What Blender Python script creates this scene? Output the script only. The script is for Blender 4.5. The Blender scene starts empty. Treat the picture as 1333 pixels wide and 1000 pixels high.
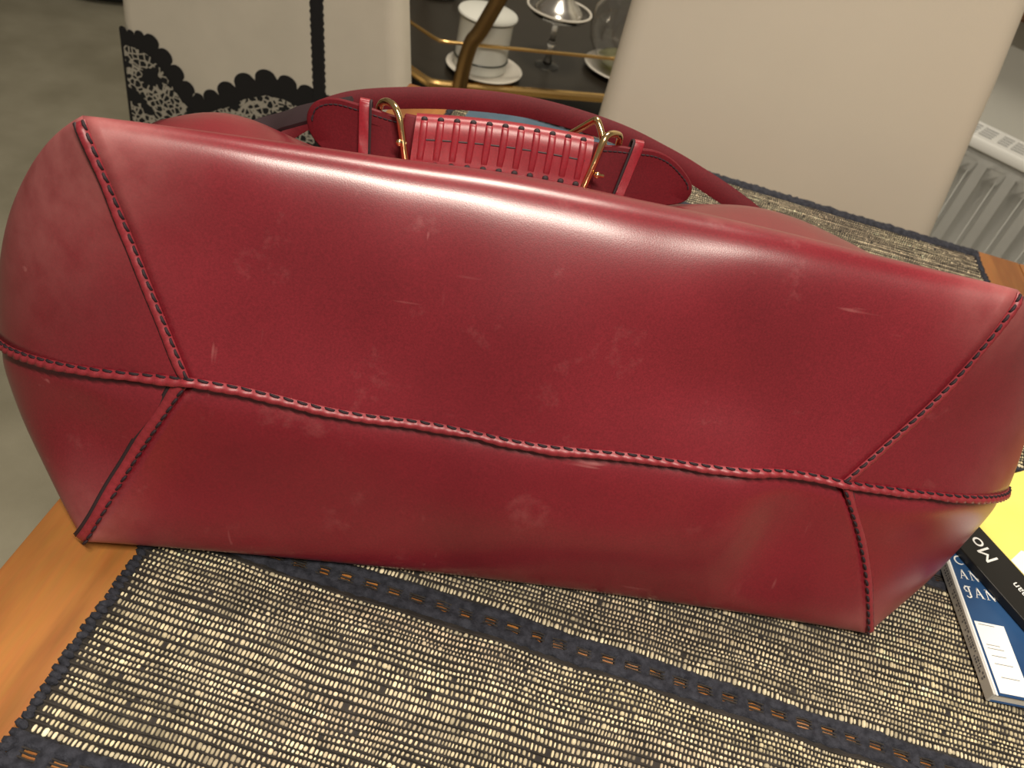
import bpy, bmesh, math, random
import numpy as np
from mathutils import Vector, Matrix, noise

C = bpy.context.scene.collection
S = bpy.context.scene
random.seed(7)
PI = math.pi

# ------------------------------------------------------------------ camera
cam_d = bpy.data.cameras.new('camera')
cam = bpy.data.objects.new('camera', cam_d)
C.objects.link(cam)
CAMZ = 1.17
R = [[0.955736, 0.2926209, -0.03068736],
     [0.21837766, -0.63559212, 0.74049568],
     [0.19717987, -0.71441981, -0.67136014]]
M = Matrix.Identity(4)
for i in range(3):
    M[i][0], M[i][1], M[i][2] = R[i][0], -R[i][1], -R[i][2]
M[2][3] = CAMZ
cam.matrix_world = M
cam_d.sensor_width = 36
cam_d.lens = 1080 / 1333 * 36
cam_d.clip_start = .02
cam_d.dof.use_dof = True
cam_d.dof.focus_distance = .46
cam_d.dof.aperture_fstop = 15
S.camera = cam

# ------------------------------------------------------------------ light
S.view_settings.view_transform = 'Standard'
S.view_settings.look = 'None'
S.view_settings.exposure = 0.0
S.view_settings.gamma = 1
S.view_settings.use_curve_mapping = False
W = bpy.data.worlds.new('world')
S.world = W
W.use_nodes = True
W.node_tree.nodes['Background'].inputs[0].default_value = (1.0, .86, .70, 1)
W.node_tree.nodes['Background'].inputs[1].default_value = .165


def area(name, loc, target, sx, sy, power, col):
    l = bpy.data.lights.new(name, 'AREA')
    l.shape = 'RECTANGLE'
    l.size, l.size_y = sx, sy
    l.energy = power
    l.color = col
    o = bpy.data.objects.new(name, l)
    C.objects.link(o)
    o.location = loc
    d = Vector(target) - Vector(loc)
    o.rotation_euler = d.to_track_quat('-Z', 'Y').to_euler()
    return o


p = area('pendant_light', (.26, -.34, 2.16), (.26, -.34, 0), .75, .05, 28, (1.0, .91, .78))
p.rotation_euler = (0, 0, math.atan2(-.36, .93))        # a straight bar lamp hanging over the table
area('ceiling_light', (-.1, 1.1, 2.5), (-.1, 1.5, .4), .5, .5, 30, (1.0, .90, .76))


# ------------------------------------------------------------------ materials
def mat(name, col, rough=.5, metal=0, spec=.5, var=None, vscale=20, bump=0, bscale=200, **kw):
    m = bpy.data.materials.new(name)
    m.use_nodes = True
    nt = m.node_tree
    b = nt.nodes['Principled BSDF']
    b.inputs['Base Color'].default_value = (*col, 1)
    b.inputs['Roughness'].default_value = rough
    b.inputs['Metallic'].default_value = metal
    b.inputs['Specular IOR Level'].default_value = spec
    for k, v in kw.items():
        b.inputs[k].default_value = v
    tc = nt.nodes.new('ShaderNodeTexCoord')
    if var:
        n = nt.nodes.new('ShaderNodeTexNoise')
        n.inputs['Scale'].default_value = vscale
        n.inputs['Detail'].default_value = 6
        nt.links.new(tc.outputs['Object'], n.inputs['Vector'])
        r = nt.nodes.new('ShaderNodeValToRGB')
        r.color_ramp.elements[0].position = .35
        r.color_ramp.elements[1].position = .68
        r.color_ramp.elements[0].color = (*col, 1)
        r.color_ramp.elements[1].color = (*var, 1)
        nt.links.new(n.outputs['Fac'], r.inputs['Fac'])
        nt.links.new(r.outputs['Color'], b.inputs['Base Color'])
    if bump:
        n2 = nt.nodes.new('ShaderNodeTexNoise')
        n2.inputs['Scale'].default_value = bscale
        n2.inputs['Detail'].default_value = 4
        nt.links.new(tc.outputs['Object'], n2.inputs['Vector'])
        bp = nt.nodes.new('ShaderNodeBump')
        bp.inputs['Strength'].default_value = bump
        bp.inputs['Distance'].default_value = .002
        nt.links.new(n2.outputs['Fac'], bp.inputs['Height'])
        nt.links.new(bp.outputs['Normal'], b.inputs['Normal'])
    return m


def leather(name, c0, c1, worn, rough=.38, scuff=1.0, spec=.62):
    m = bpy.data.materials.new(name)
    m.use_nodes = True
    nt = m.node_tree
    L = nt.links.new
    N = nt.nodes.new
    b = nt.nodes['Principled BSDF']
    tc = N('ShaderNodeTexCoord')

    def nz(scale, detail=5, vec=None, rough_=.55):
        n = N('ShaderNodeTexNoise')
        n.inputs['Scale'].default_value = scale
        n.inputs['Detail'].default_value = detail
        n.inputs['Roughness'].default_value = rough_
        L(vec or tc.outputs['Object'], n.inputs['Vector'])
        return n

    def ramp(src, p0, p1, a=(0, 0, 0), bb=(1, 1, 1)):
        r = N('ShaderNodeValToRGB')
        r.color_ramp.elements[0].position = p0
        r.color_ramp.elements[1].position = p1
        r.color_ramp.elements[0].color = (*a, 1)
        r.color_ramp.elements[1].color = (*bb, 1)
        L(src, r.inputs['Fac'])
        return r
    base = ramp(nz(9, 6).outputs['Fac'], .34, .68, c0, c1)
    fine = ramp(nz(900, 3).outputs['Fac'], .3, .75, (.80, .80, .80), (1.16, 1.16, 1.16))
    mul = N('ShaderNodeMix')
    mul.data_type = 'RGBA'
    mul.blend_type = 'MULTIPLY'
    mul.inputs[0].default_value = 1
    L(base.outputs[0], mul.inputs[6])
    L(fine.outputs[0], mul.inputs[7])
    # scratches: thin streaks, only inside patches
    masks = []
    for rot, sc in (((0, .5, .9), (14, 150, 150)), ((.3, 1.3, -.6), (160, 160, 22))):
        mp = N('ShaderNodeMapping')
        mp.inputs['Rotation'].default_value = rot
        mp.inputs['Scale'].default_value = sc
        L(tc.outputs['Object'], mp.inputs['Vector'])
        s = ramp(nz(1.0, 2, mp.outputs[0]).outputs['Fac'], .70, .78)
        p = ramp(nz(17, 3).outputs['Fac'], .48, .66)
        mm = N('ShaderNodeMath')
        mm.operation = 'MULTIPLY'
        L(s.outputs[0], mm.inputs[0])
        L(p.outputs[0], mm.inputs[1])
        masks.append(mm)
    patch = ramp(nz(26, 7, None, .7).outputs['Fac'], .60, .80)
    pm = N('ShaderNodeMath')
    pm.operation = 'MULTIPLY'
    pm.inputs[1].default_value = .45
    L(patch.outputs[0], pm.inputs[0])
    add = N('ShaderNodeMath')
    add.operation = 'ADD'
    add.use_clamp = True
    L(masks[0].outputs[0], add.inputs[0])
    L(masks[1].outputs[0], add.inputs[1])
    mx = N('ShaderNodeMath')
    mx.operation = 'MAXIMUM'
    L(add.outputs[0], mx.inputs[0])
    L(pm.outputs[0], mx.inputs[1])
    # wear attribute: rubbed corners and edges
    at = N('ShaderNodeAttribute')
    at.attribute_name = 'wear'
    wn = ramp(nz(60, 6).outputs['Fac'], .3, .7, (.45, .45, .45), (1.1, 1.1, 1.1))
    wm = N('ShaderNodeMath')
    wm.operation = 'MULTIPLY'
    L(at.outputs['Fac'], wm.inputs[0])
    L(wn.outputs[0], wm.inputs[1])
    mx2 = N('ShaderNodeMath')
    mx2.operation = 'MAXIMUM'
    L(mx.outputs[0], mx2.inputs[0])
    L(wm.outputs[0], mx2.inputs[1])
    sc_ = N('ShaderNodeMath')
    sc_.operation = 'MULTIPLY'
    sc_.inputs[1].default_value = scuff * .62
    sc_.use_clamp = True
    L(mx2.outputs[0], sc_.inputs[0])
    mix = N('ShaderNodeMix')
    mix.data_type = 'RGBA'
    L(sc_.outputs[0], mix.inputs[0])
    L(mul.outputs[2], mix.inputs[6])
    mix.inputs[7].default_value = (*worn, 1)
    L(mix.outputs[2], b.inputs['Base Color'])
    ro = N('ShaderNodeMath')
    ro.operation = 'MULTIPLY_ADD'
    L(sc_.outputs[0], ro.inputs[0])
    ro.inputs[1].default_value = .35
    ro.inputs[2].default_value = rough
    L(ro.outputs[0], b.inputs['Roughness'])
    bp = N('ShaderNodeBump')
    bp.inputs['Strength'].default_value = .06
    bp.inputs['Distance'].default_value = .0006
    L(nz(1500, 3).outputs['Fac'], bp.inputs['Height'])
    L(bp.outputs['Normal'], b.inputs['Normal'])
    b.inputs['Specular IOR Level'].default_value = spec
    return m


def wood(name, c0, c1, sc=(14, 1.6, 14)):
    m = bpy.data.materials.new(name)
    m.use_nodes = True
    nt = m.node_tree
    L = nt.links.new
    N = nt.nodes.new
    b = nt.nodes['Principled BSDF']
    tc = N('ShaderNodeTexCoord')
    mp = N('ShaderNodeMapping')
    mp.inputs['Scale'].default_value = sc
    L(tc.outputs['Object'], mp.inputs['Vector'])
    n = N('ShaderNodeTexNoise')
    n.inputs['Scale'].default_value = 2.2
    n.inputs['Detail'].default_value = 8
    n.inputs['Distortion'].default_value = .8
    L(mp.outputs[0], n.inputs['Vector'])
    r = N('ShaderNodeValToRGB')
    r.color_ramp.elements[0].position = .36
    r.color_ramp.elements[1].position = .60
    r.color_ramp.elements[0].color = (*c0, 1)
    r.color_ramp.elements[1].color = (*c1, 1)
    L(n.outputs['Fac'], r.inputs['Fac'])
    n2 = N('ShaderNodeTexNoise')
    n2.inputs['Scale'].default_value = 30
    n2.inputs['Detail'].default_value = 5
    L(mp.outputs[0], n2.inputs['Vector'])
    mul = N('ShaderNodeMix')
    mul.data_type = 'RGBA'
    mul.blend_type = 'MULTIPLY'
    mul.inputs[0].default_value = .25
    L(r.outputs[0], mul.inputs[6])
    L(n2.outputs['Color'], mul.inputs[7])
    L(mul.outputs[2], b.inputs['Base Color'])
    b.inputs['Roughness'].default_value = .42
    return m


M_LEATHER = leather('red_leather', (.175, .0105, .0185), (.240, .0155, .0265), (.46, .15, .145), .285, 1.15, .85)
M_SEAM = leather('red_leather_edge', (.24, .016, .026), (.32, .026, .038), (.52, .18, .18), .42, 1.0)
M_STRAP = leather('dark_red_leather', (.115, .007, .012), (.16, .010, .017), (.28, .07, .08), .55, .5, .25)
M_GRIP = leather('red_grip_leather', (.26, .013, .024), (.33, .018, .030), (.52, .14, .14), .36, .6)
M_THREAD = mat('dark_thread', (.022, .009, .014), .75)
M_EDGE = mat('black_edge_and_shade', (.028, .014, .017), .6)  # edge paint, also the painted-in shadow beside the seams
M_BRASS = mat('brass', (.80, .52, .20), .22, 1)
M_BRONZE = mat('dull_bronze', (.24, .15, .06), .42, 1)
M_GOLD = mat('polished_gold', (.88, .62, .30), .16, 1)
M_PINE = wood('orange_pine', (.27, .095, .023), (.48, .195, .048))
M_WOODD = wood('dark_wood', (.09, .04, .018), (.16, .075, .03))
M_NAVY = mat('navy_yarn', (.010, .011, .018), .9, var=(.036, .038, .052), vscale=260, bump=.6, bscale=900)
M_YARN = mat('dark_yarn', (.020, .016, .013), .9, var=(.042, .035, .030), vscale=90, bump=.4, bscale=1500)
M_FLOOR = mat('olive_carpet', (.235, .215, .15), .95, var=(.32, .295, .215), vscale=6, bump=.5, bscale=500)
M_WALL = mat('grey_wall_paint', (.55, .54, .48), .8, var=(.60, .59, .53), vscale=2)
M_CHAIR = mat('ivory_upholstery', (.78, .715, .59), .75, var=(.82, .755, .625), vscale=3, bump=.15, bscale=1200)
M_CHAIR2 = mat('cream_canvas', (.66, .61, .50), .85, var=(.74, .68, .56), vscale=9, bump=.4, bscale=900)
M_LACKBAND = mat('black_ribbon', (.008, .0075, .008), .8, bump=.5, bscale=900)
M_WHITE = mat('white_enamel', (.62, .62, .56), .25)
M_PORC = mat('white_porcelain', (.62, .58, .50), .25)
M_RIM = mat('dark_green_rim', (.03, .035, .025), .35)
M_RAD = mat('radiator_enamel', (.78, .78, .74), .35)
M_DARK = mat('gap_shade', (.006, .0055, .005), .9)  # black that paints the shade inside the radiator grille
M_SILVER = mat('silver', (.75, .72, .66), .22, 1)
M_GLASS = mat('clear_glass', (1, 1, 1), .02, **{'Transmission Weight': 1.0, 'IOR': 1.45})
M_SMOKE = mat('smoked_shelf_glass', (.020, .016, .011), .28, 0, .35)
M_OIL = mat('olive_liquid', (.62, .62, .30), .05, **{'Transmission Weight': .8, 'IOR': 1.33})
M_BLUE = mat('blue_cloth', (.050, .088, .125), .9, var=(.075, .12, .16), vscale=30, bump=.3)
M_POUF = mat('dark_slate_cloth', (.045, .047, .055), .9, bump=.3)
M_NAVYC = mat('navy_cover', (.012, .045, .135), .28, var=(.03, .085, .20), vscale=14)
M_YELLOW = mat('yellow_cover', (.86, .72, .16), .25, var=(.88, .76, .24), vscale=8)
M_BLACKC = mat('black_cover', (.012, .011, .010), .3)
M_PAPER = mat('paper', (.72, .68, .60), .8)
M_SPINE = mat('silver_grey_spine', (.56, .54, .50), .35)
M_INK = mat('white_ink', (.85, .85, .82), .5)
M_GREYINK = mat('grey_ink', (.12, .12, .13), .6)


def bead_mat():
    m = bpy.data.materials.new('cream_yarn')
    m.use_nodes = True
    nt = m.node_tree
    b = nt.nodes['Principled BSDF']
    a = nt.nodes.new('ShaderNodeAttribute')
    a.attribute_name = 'col'
    nt.links.new(a.outputs['Color'], b.inputs['Base Color'])
    b.inputs['Roughness'].default_value = .7
    return m


M_BEAD = bead_mat()


# ------------------------------------------------------------------ helpers
def link(name, me, m=None, parent=None, smooth=True):
    o = bpy.data.objects.new(name, me)
    C.objects.link(o)
    if m:
        me.materials.append(m)
    if smooth:
        me.polygons.foreach_set('use_smooth', [True] * len(me.polygons))
    if parent:
        o.parent = parent
    return o


def mesh(name, vs, fs):
    me = bpy.data.meshes.new(name)
    me.from_pydata([tuple(v) for v in vs], [], fs)
    me.update()
    return me


def obj(name, bm, m, parent=None, smooth=True, angle=.6):
    bmesh.ops.recalc_face_normals(bm, faces=bm.faces)
    me = bpy.data.meshes.new(name)
    bm.to_mesh(me)
    bm.free()
    o = link(name, me, m, parent, smooth)
    if smooth and angle:
        me.set_sharp_from_angle(angle=angle)
    return o


def tag(o, label=None, cat=None, group=None, kind=None):
    if label: o['label'] = label
    if cat: o['category'] = cat
    if group: o['group'] = group
    if kind: o['kind'] = kind
    return o


def empty(name, loc, rz=0):
    o = bpy.data.objects.new(name, None)
    o.empty_display_size = .05
    C.objects.link(o)
    o.location = loc
    o.rotation_euler = (0, 0, rz)
    return o


def bx(bm, lo, hi, bev=0, mtx=None, seg=2):
    r = bmesh.ops.create_cube(bm, size=1)
    c = [(a + b) / 2 for a, b in zip(lo, hi)]
    s = [b - a for a, b in zip(lo, hi)]
    bmesh.ops.scale(bm, vec=s, verts=r['verts'])
    bmesh.ops.translate(bm, vec=c, verts=r['verts'])
    vs = r['verts']
    if bev:
        es = list({e for v in vs for e in v.link_edges})
        rr = bmesh.ops.bevel(bm, geom=es, offset=bev, segments=seg, affect='EDGES', profile=.5)
        vs = list({v for f in rr['faces'] for v in f.verts} | {v for v in vs if v.is_valid})
    if mtx:
        bmesh.ops.transform(bm, matrix=mtx, verts=vs)
    return vs


def catmull(pts, n):
    P = [Vector(p) for p in pts]
    P = [P[0] * 2 - P[1]] + P + [P[-1] * 2 - P[-2]]
    out = []
    for i in range(1, len(P) - 2):
        a, b, c, d = P[i - 1:i + 3]
        for k in range(n):
            t = k / n
            out.append(.5 * (2 * b + (c - a) * t + (2 * a - 5 * b + 4 * c - d) * t * t + (3 * b - a - 3 * c + d) * t ** 3))
    out.append(P[-2])
    return out


def tube(bm, pts, rad, ns=10, closed=False, caps=True):
    pts = [Vector(p) for p in pts]
    n = len(pts)
    rad = rad if isinstance(rad, (list, tuple)) else [rad] * n
    rings = []
    up = None
    for i, p in enumerate(pts):
        a = pts[(i - 1) % n] if closed or i else p
        b = pts[(i + 1) % n] if closed or i < n - 1 else p
        t = (b - a).normalized()
        if up is None:
            up = t.orthogonal().normalized()
        up = (up - t * up.dot(t)).normalized()
        s = t.cross(up)
        rings.append([bm.verts.new(p + (up * math.cos(2 * PI * k / ns) + s * math.sin(2 * PI * k / ns)) * rad[i]) for k in range(ns)])
    m = n if closed else n - 1
    for i in range(m):
        A, B = rings[i], rings[(i + 1) % n]
        for k in range(ns):
            bm.faces.new((A[k], A[(k + 1) % ns], B[(k + 1) % ns], B[k]))
    if caps and not closed:
        bm.faces.new(rings[0][::-1])
        bm.faces.new(rings[-1])


def lathe(bm, prof, c=(0, 0, 0), ns=40):
    rings = []
    for r, z in prof:
        if r < 1e-6:
            rings.append([bm.verts.new((c[0], c[1], c[2] + z))])
        else:
            rings.append([bm.verts.new((c[0] + r * math.cos(2 * PI * k / ns), c[1] + r * math.sin(2 * PI * k / ns), c[2] + z)) for k in range(ns)])
    for A, B in zip(rings[:-1], rings[1:]):
        for k in range(ns):
            a0, a1 = A[k % len(A)], A[(k + 1) % len(A)]
            b0, b1 = B[k % len(B)], B[(k + 1) % len(B)]
            q = []
            for v in (a0, a1, b1, b0):
                if v not in q: q.append(v)
            if len(q) > 2: bm.faces.new(q)


def prism(bm, poly, z0, z1):
    A = [bm.verts.new((x, y, z0)) for x, y in poly]
    B = [bm.verts.new((x, y, z1)) for x, y in poly]
    n = len(poly)
    bm.faces.new(A[::-1])
    bm.faces.new(B)
    for i in range(n):
        bm.faces.new((A[i], A[(i + 1) % n], B[(i + 1) % n], B[i]))


def nz(x, y, z=0.):
    return noise.noise(Vector((x, y, z)))


# ------------------------------------------------------------------ the room
bm = bmesh.new()
bx(bm, (-5, -2.5, -.06), (3.5, 7, 0))
tag(obj('floor', bm, M_FLOOR, smooth=False), kind='structure')
WD = Vector((.86, -.51, 0)).normalized()       # along the radiator wall
WN = Vector((-.51, -.86, 0)).normalized()      # out of the wall, into the room
WP = Vector((.745, 1.905, 0))


def wallm(p, d, nrm):
    m_ = Matrix.Identity(4)
    for i in range(3):
        m_[i][0], m_[i][1], m_[i][2], m_[i][3] = d[i], nrm[i], (0, 0, 1)[i], p[i]
    return m_


WM = wallm(WP, WD, -WN)        # local: x along the wall, y into the wall, z up
bm = bmesh.new()
bx(bm, (-4.8, 0, 0), (2.6, .12, 2.6), mtx=WM)
tag(obj('wall_right', bm, M_WALL, smooth=False), kind='structure')
bm = bmesh.new()
bx(bm, (-5.0, -.15, .0), (-4.9, 9, 2.6))
tag(obj('wall_left', bm, M_WALL, smooth=False), kind='structure')
bm = bmesh.new()
bx(bm, (-4.7, -.015, 0), (2.5, 0, .09), .004, mtx=WM)
tag(obj('baseboard_right', bm, M_WHITE, smooth=False), kind='structure')
# dark window board above the radiator
bm = bmesh.new()
bx(bm, (-.35, -.10, .790), (1.4, 0, .820), .006, mtx=WM)
tag(obj('trim_1', bm, M_WOODD, smooth=False), kind='structure')

# ------------------------------------------------------------------ radiator
rad = empty('radiator', WP + WN * .10)
rad.rotation_euler = (0, 0, math.atan2(WD.y, WD.x))
tag(rad, 'white panel radiator with slotted top grille below the grey wall', 'radiator')
RZ0, RZ1 = .14, .59
X0, X1 = -.35, .95
# front panel with pressed vertical ribs (local y: minus is towards the room)
pts = []
bm = bmesh.new()
zs = [RZ0, RZ0 + .02, RZ0 + .045, RZ1 - .075, RZ1 - .045, RZ1 - .03, RZ1 - .014, RZ1 - .010]
amp = [0, 0, 1, 1, 0, 0, 0, 0]
yo = [0, -.004, -.006, -.006, -.006, -.006, -.002, .006]
xs = []
pitch = .060
nrib = int((X1 - X0) / pitch)
for i in range(nrib):
    x = X0 + i * pitch
    xs += [(x, 0), (x + .014, 0), (x + .022, 1), (x + .046, 1), (x + .054, 0)]
xs.append((X1, 0))
grid = [[bm.verts.new((x, -.045 + yo[j] - .0 + .020 * r * amp[j], zs[j])) for j in range(len(zs))] for x, r in xs]
for i in range(len(grid) - 1):
    for j in range(len(zs) - 1):
        bm.faces.new((grid[i][j], grid[i + 1][j], grid[i + 1][j + 1], grid[i][j + 1]))
bmesh.ops.solidify(bm, geom=bm.faces[:], thickness=.002)
obj('front_panel', bm, M_RAD, rad, angle=.9)
bm = bmesh.new()
bx(bm, (X0, .035, RZ0), (X1, .045, RZ1 - .012), .003)
obj('rear_panel', bm, M_RAD, rad)
bm = bmesh.new()
for i in range(50):
    x = X0 + .01 + i * .03
    bx(bm, (x, -.035, RZ0 + .03), (x + .002, .034, RZ1 - .05))
tag(obj('convector_fins', bm, M_RAD, rad, smooth=False), kind='stuff')
bm = bmesh.new()
bx(bm, (X0 - .004, -.056, RZ0 + .02), (X0, .046, RZ1), .001)
obj('side_cover', bm, M_RAD, rad)
bm = bmesh.new()
bx(bm, (X1, -.056, RZ0 + .02), (X1 + .004, .046, RZ1), .001)
obj('side_cover', bm, M_RAD, rad)
# top grille: long rails with cross bars, shade of the gaps painted by a black sheet
bm = bmesh.new()
for y in (-.034, -.018, -.002, .014, .030):
    bx(bm, (X0, y - .0022, RZ1 - .003), (X1, y + .0022, RZ1), .0006)
bx(bm, (X0, -.058, RZ1 - .022), (X1, -.034, RZ1), .004)
bx(bm, (X0, .032, RZ1 - .02), (X1, .046, RZ1), .003)
obj('grille_rail', bm, M_RAD, rad)
bm = bmesh.new()
x = X0
k = 0
while x < X1:
    bx(bm, (x, -.036, RZ1 - .004), (x + (.012 if k % 4 == 0 else .006), .034, RZ1 + .0003))
    x += .034
    k += 1
obj('grille_crossbar', bm, M_RAD, rad, smooth=False)
bm = bmesh.new()
bx(bm, (X0, -.034, RZ1 - .012), (X1, .034, RZ1 - .008))
obj('grille_shade', bm, M_DARK, rad, smooth=False)
for x in (-.2, .8):
    bm = bmesh.new()
    bx(bm, (x, .045, RZ0 + .1), (x + .03, .0995, RZ0 + .14), .002)
    obj('wall_bracket', bm, M_RAD, rad)
for x in (-.32, .92):
    bm = bmesh.new()
    tube(bm, [(x, 0, 0), (x, 0, RZ0 + .01)], .009, 12)
    obj('pipe', bm, M_RAD, rad)

# ------------------------------------------------------------------ table
TT = .7495
TX0, TX1, TY0, TY1 = -.246, .626, -.60, .910
tb = empty('dining_table', ((TX0 + TX1) / 2, (TY0 + TY1) / 2, 0))
tag(tb, 'orange pine dining table under the woven runner and the red bag', 'table')
ox, oy = tb.location.x, tb.location.y
npl = 6
pw = (TX1 - TX0) / npl
for i in range(npl):
    bm = bmesh.new()
    bx(bm, (TX0 + i * pw + .0004 - ox, TY0 - oy, TT - .032), (TX0 + (i + 1) * pw - .0004 - ox, TY1 - oy, TT), .0012)
    obj('plank', bm, M_PINE, tb)
for sx in (0, 1):
    for sy in (0, 1):
        x = (TX0 + .05, TX1 - .05)[sx] - ox
        y = (TY0 + .05, TY1 - .05)[sy] - oy
        bm = bmesh.new()
        bx(bm, (x - .035, y - .035, 0), (x + .035, y + .035, TT - .0325), .004)
        obj('leg', bm, M_PINE, tb)
for lo, hi in (((TX0 + .09, TY0 + .04), (TX1 - .09, TY0 + .06)), ((TX0 + .09, TY1 - .06), (TX1 - .09, TY1 - .04)),
               ((TX0 + .04, TY0 + .09), (TX0 + .06, TY1 - .09)), ((TX1 - .06, TY0 + .09), (TX1 - .04, TY1 - .09))):
    bm = bmesh.new()
    bx(bm, (lo[0] - ox, lo[1] - oy, TT - .12), (hi[0] - ox, hi[1] - oy, TT - .0325), .002)
    obj('apron', bm, M_PINE, tb)

# ------------------------------------------------------------------ bag frame
BAX = [(0.97497334, 0.222159, -0.00850679), (-0.21104496, 0.91281028, -0.34962469), (-0.06990719, 0.34267007, 0.93685122)]
BC = Vector((0.00733136, .31572164, -.30525697 + CAMZ))
BM = Matrix.Identity(4)
for i in range(3):
    for j in range(3):
        BM[i][j] = BAX[j][i]
BO = Vector((0, .12, -.072))                   # base point of the bag in bag coordinates


def bag2w(p):
    return BM.to_3x3() @ Vector(p) + BC


def w2bag(p):
    return BM.to_3x3().transposed() @ (Vector(p) - BC)


# ------------------------------------------------------------------ runner
RX0, RX1, RY0, RY1 = -.184, .426, -.56, .900
rn = empty('table_runner', ((RX0 + RX1) / 2, (RY0 + RY1) / 2, TT))
tag(rn, 'black and cream woven table runner with navy openwork bands, under the red bag', 'runner')
rx, ry = rn.location.x, rn.location.y
BP = .137
bands = [.2625 + BP * k for k in range(-6, 5)]
BW = .0085          # half width of a band
def wob(x, y):      # common waviness of the cloth along y
    return .0026 * nz(x * 7, y * 9, 1.3) + .0012 * nz(x * 22, y * 14, 5)
# cloth panels between the bands
edges = [RY0] + [v for b in bands for v in (b - BW, b + BW)] + [RY1]
edges = [e for e in edges]
for a, b in zip(edges[0::2], edges[1::2]):
    nx = 60
    ny = 6
    vs, fs = [], []
    for j in range(ny + 1):
        for i in range(nx + 1):
            x = RX0 + (RX1 - RX0) * i / nx
            y = a + (b - a) * j / ny
            e = (.0018 * nz(y * 60, 3.1) if i == 0 else (.0018 * nz(y * 60, 9.1) if i == nx else 0))
            vs.append((x + e - rx, y + wob(x, y) - ry, .0016))
    n0 = len(vs)
    vs += [(v[0], v[1], .0001) for v in vs]
    W1 = nx + 1
    for j in range(ny):
        for i in range(nx):
            q = j * W1 + i
            fs.append((q, q + 1, q + W1 + 1, q + W1))
    rim = list(range(nx)) + [k * W1 + nx for k in range(ny)] + [ny * W1 + nx - k for k in range(nx)] + [(ny - k) * W1 for k in range(ny)]
    for k in range(len(rim)):
        p, q = rim[k], rim[(k + 1) % len(rim)]
        fs.append((p, p + n0, q + n0, q))
    link('cloth_panel', mesh('cloth_panel', vs, fs), M_YARN, rn)
# openwork bands: two fuzzy rails, bridges, and thin threads over the holes
YMIN = .02
def lump_strip(bm, path, hw, h, seg_noise):
    rows = []
    for k, (x, y) in enumerate(path):
        d = Vector((path[min(k + 1, len(path) - 1)][0] - path[max(k - 1, 0)][0], path[min(k + 1, len(path) - 1)][1] - path[max(k - 1, 0)][1], 0)).normalized()
        s = Vector((-d.y, d.x, 0))
        ww = hw * (1 + .35 * nz(x * seg_noise, y * seg_noise, 4))
        hh = h * (1 + .4 * nz(x * seg_noise * 1.3, y * seg_noise, 8))
        p = Vector((x - rx, y - ry, 0))
        rows.append([bm.verts.new(p + s * (ww * o) + Vector((0, 0, .0002 + hh * z))) for o, z in ((-1, 0), (-.85, .6), (-.35, 1), (.35, 1), (.85, .6), (1, 0))])
    for A, B in zip(rows[:-1], rows[1:]):
        for q in range(5):
            bm.faces.new((A[q], A[q + 1], B[q + 1], B[q]))
for b in bands:
    bm = bmesh.new()
    n = 300 if b > YMIN else 60
    for o in (-.0058, .0058):
        lump_strip(bm, [(RX0 + (RX1 - RX0) * k / n, b + o + wob(RX0 + (RX1 - RX0) * k / n, b) + .0005 * nz(k * .4, b)) for k in range(n + 1)], .0036, .0027, 260)
    x = RX0 + .004
    holes = []
    while x < RX1 - .002:
        w = .0040 + .0014 * nz(x * 90, b)
        y = b + wob(x, b)
        lump_strip(bm, [(x, y - .005), (x + .0004, y - .002), (x, y + .001), (x + .0003, y + .005)], w, .0024, 300)
        holes.append(x)
        x += .0142 + .002 * nz(x * 50, b + 3)
    obj('border_band', bm, M_NAVY, rn, angle=0)
    if b > YMIN:
        bm = bmesh.new()
        for h in holes:
            for q in range(3):
                y = b + wob(h, b) + (-.0020, 0, .0020)[q] + random.uniform(-.0004, .0004)
                tube(bm, [(h + .002 - rx, y - ry, .0016), (h + .008 - rx, y + random.uniform(-.0006, .0006) - ry, .0019), (h + .013 - rx, y - ry, .0016)], .00055, 5, caps=False)
        tag(obj('openwork_thread', bm, M_YARN, rn, angle=0), kind='stuff')
# thick hem at the far end
bm = bmesh.new()
lump_strip(bm, [(RX0 - .002 + (RX1 - RX0 + .004) * k / 300, RY1 - .004 + .0012 * nz(k * .21, 2)) for k in range(301)], .0085, .0050, 200)
obj('hem', bm, M_NAVY, rn, angle=0)
# selvedge: dark loops along both long edges
for xe, sgn in ((RX0, -1), (RX1, 1)):
    bm = bmesh.new()
    y = .0
    while y < RY1 - .005:
        s = .0032 + .0016 * nz(y * 130, xe)
        r = bmesh.ops.create_icosphere(bm, subdivisions=1, radius=1)
        bmesh.ops.scale(bm, vec=(s * 1.25, .0024, .0019), verts=r['verts'])
        bmesh.ops.rotate(bm, matrix=Matrix.Rotation(random.uniform(-.5, .5), 3, 'Z'), verts=r['verts'])
        bmesh.ops.translate(bm, vec=(xe + sgn * .0004 + .0016 * nz(y * 60, 3.1 if sgn < 0 else 9.1) - rx, y - ry, .0021), verts=r['verts'])
        y += .0034 + random.uniform(-.0006, .0010)
    tag(obj('selvedge', bm, M_NAVY, rn, angle=0), kind='stuff')
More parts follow.
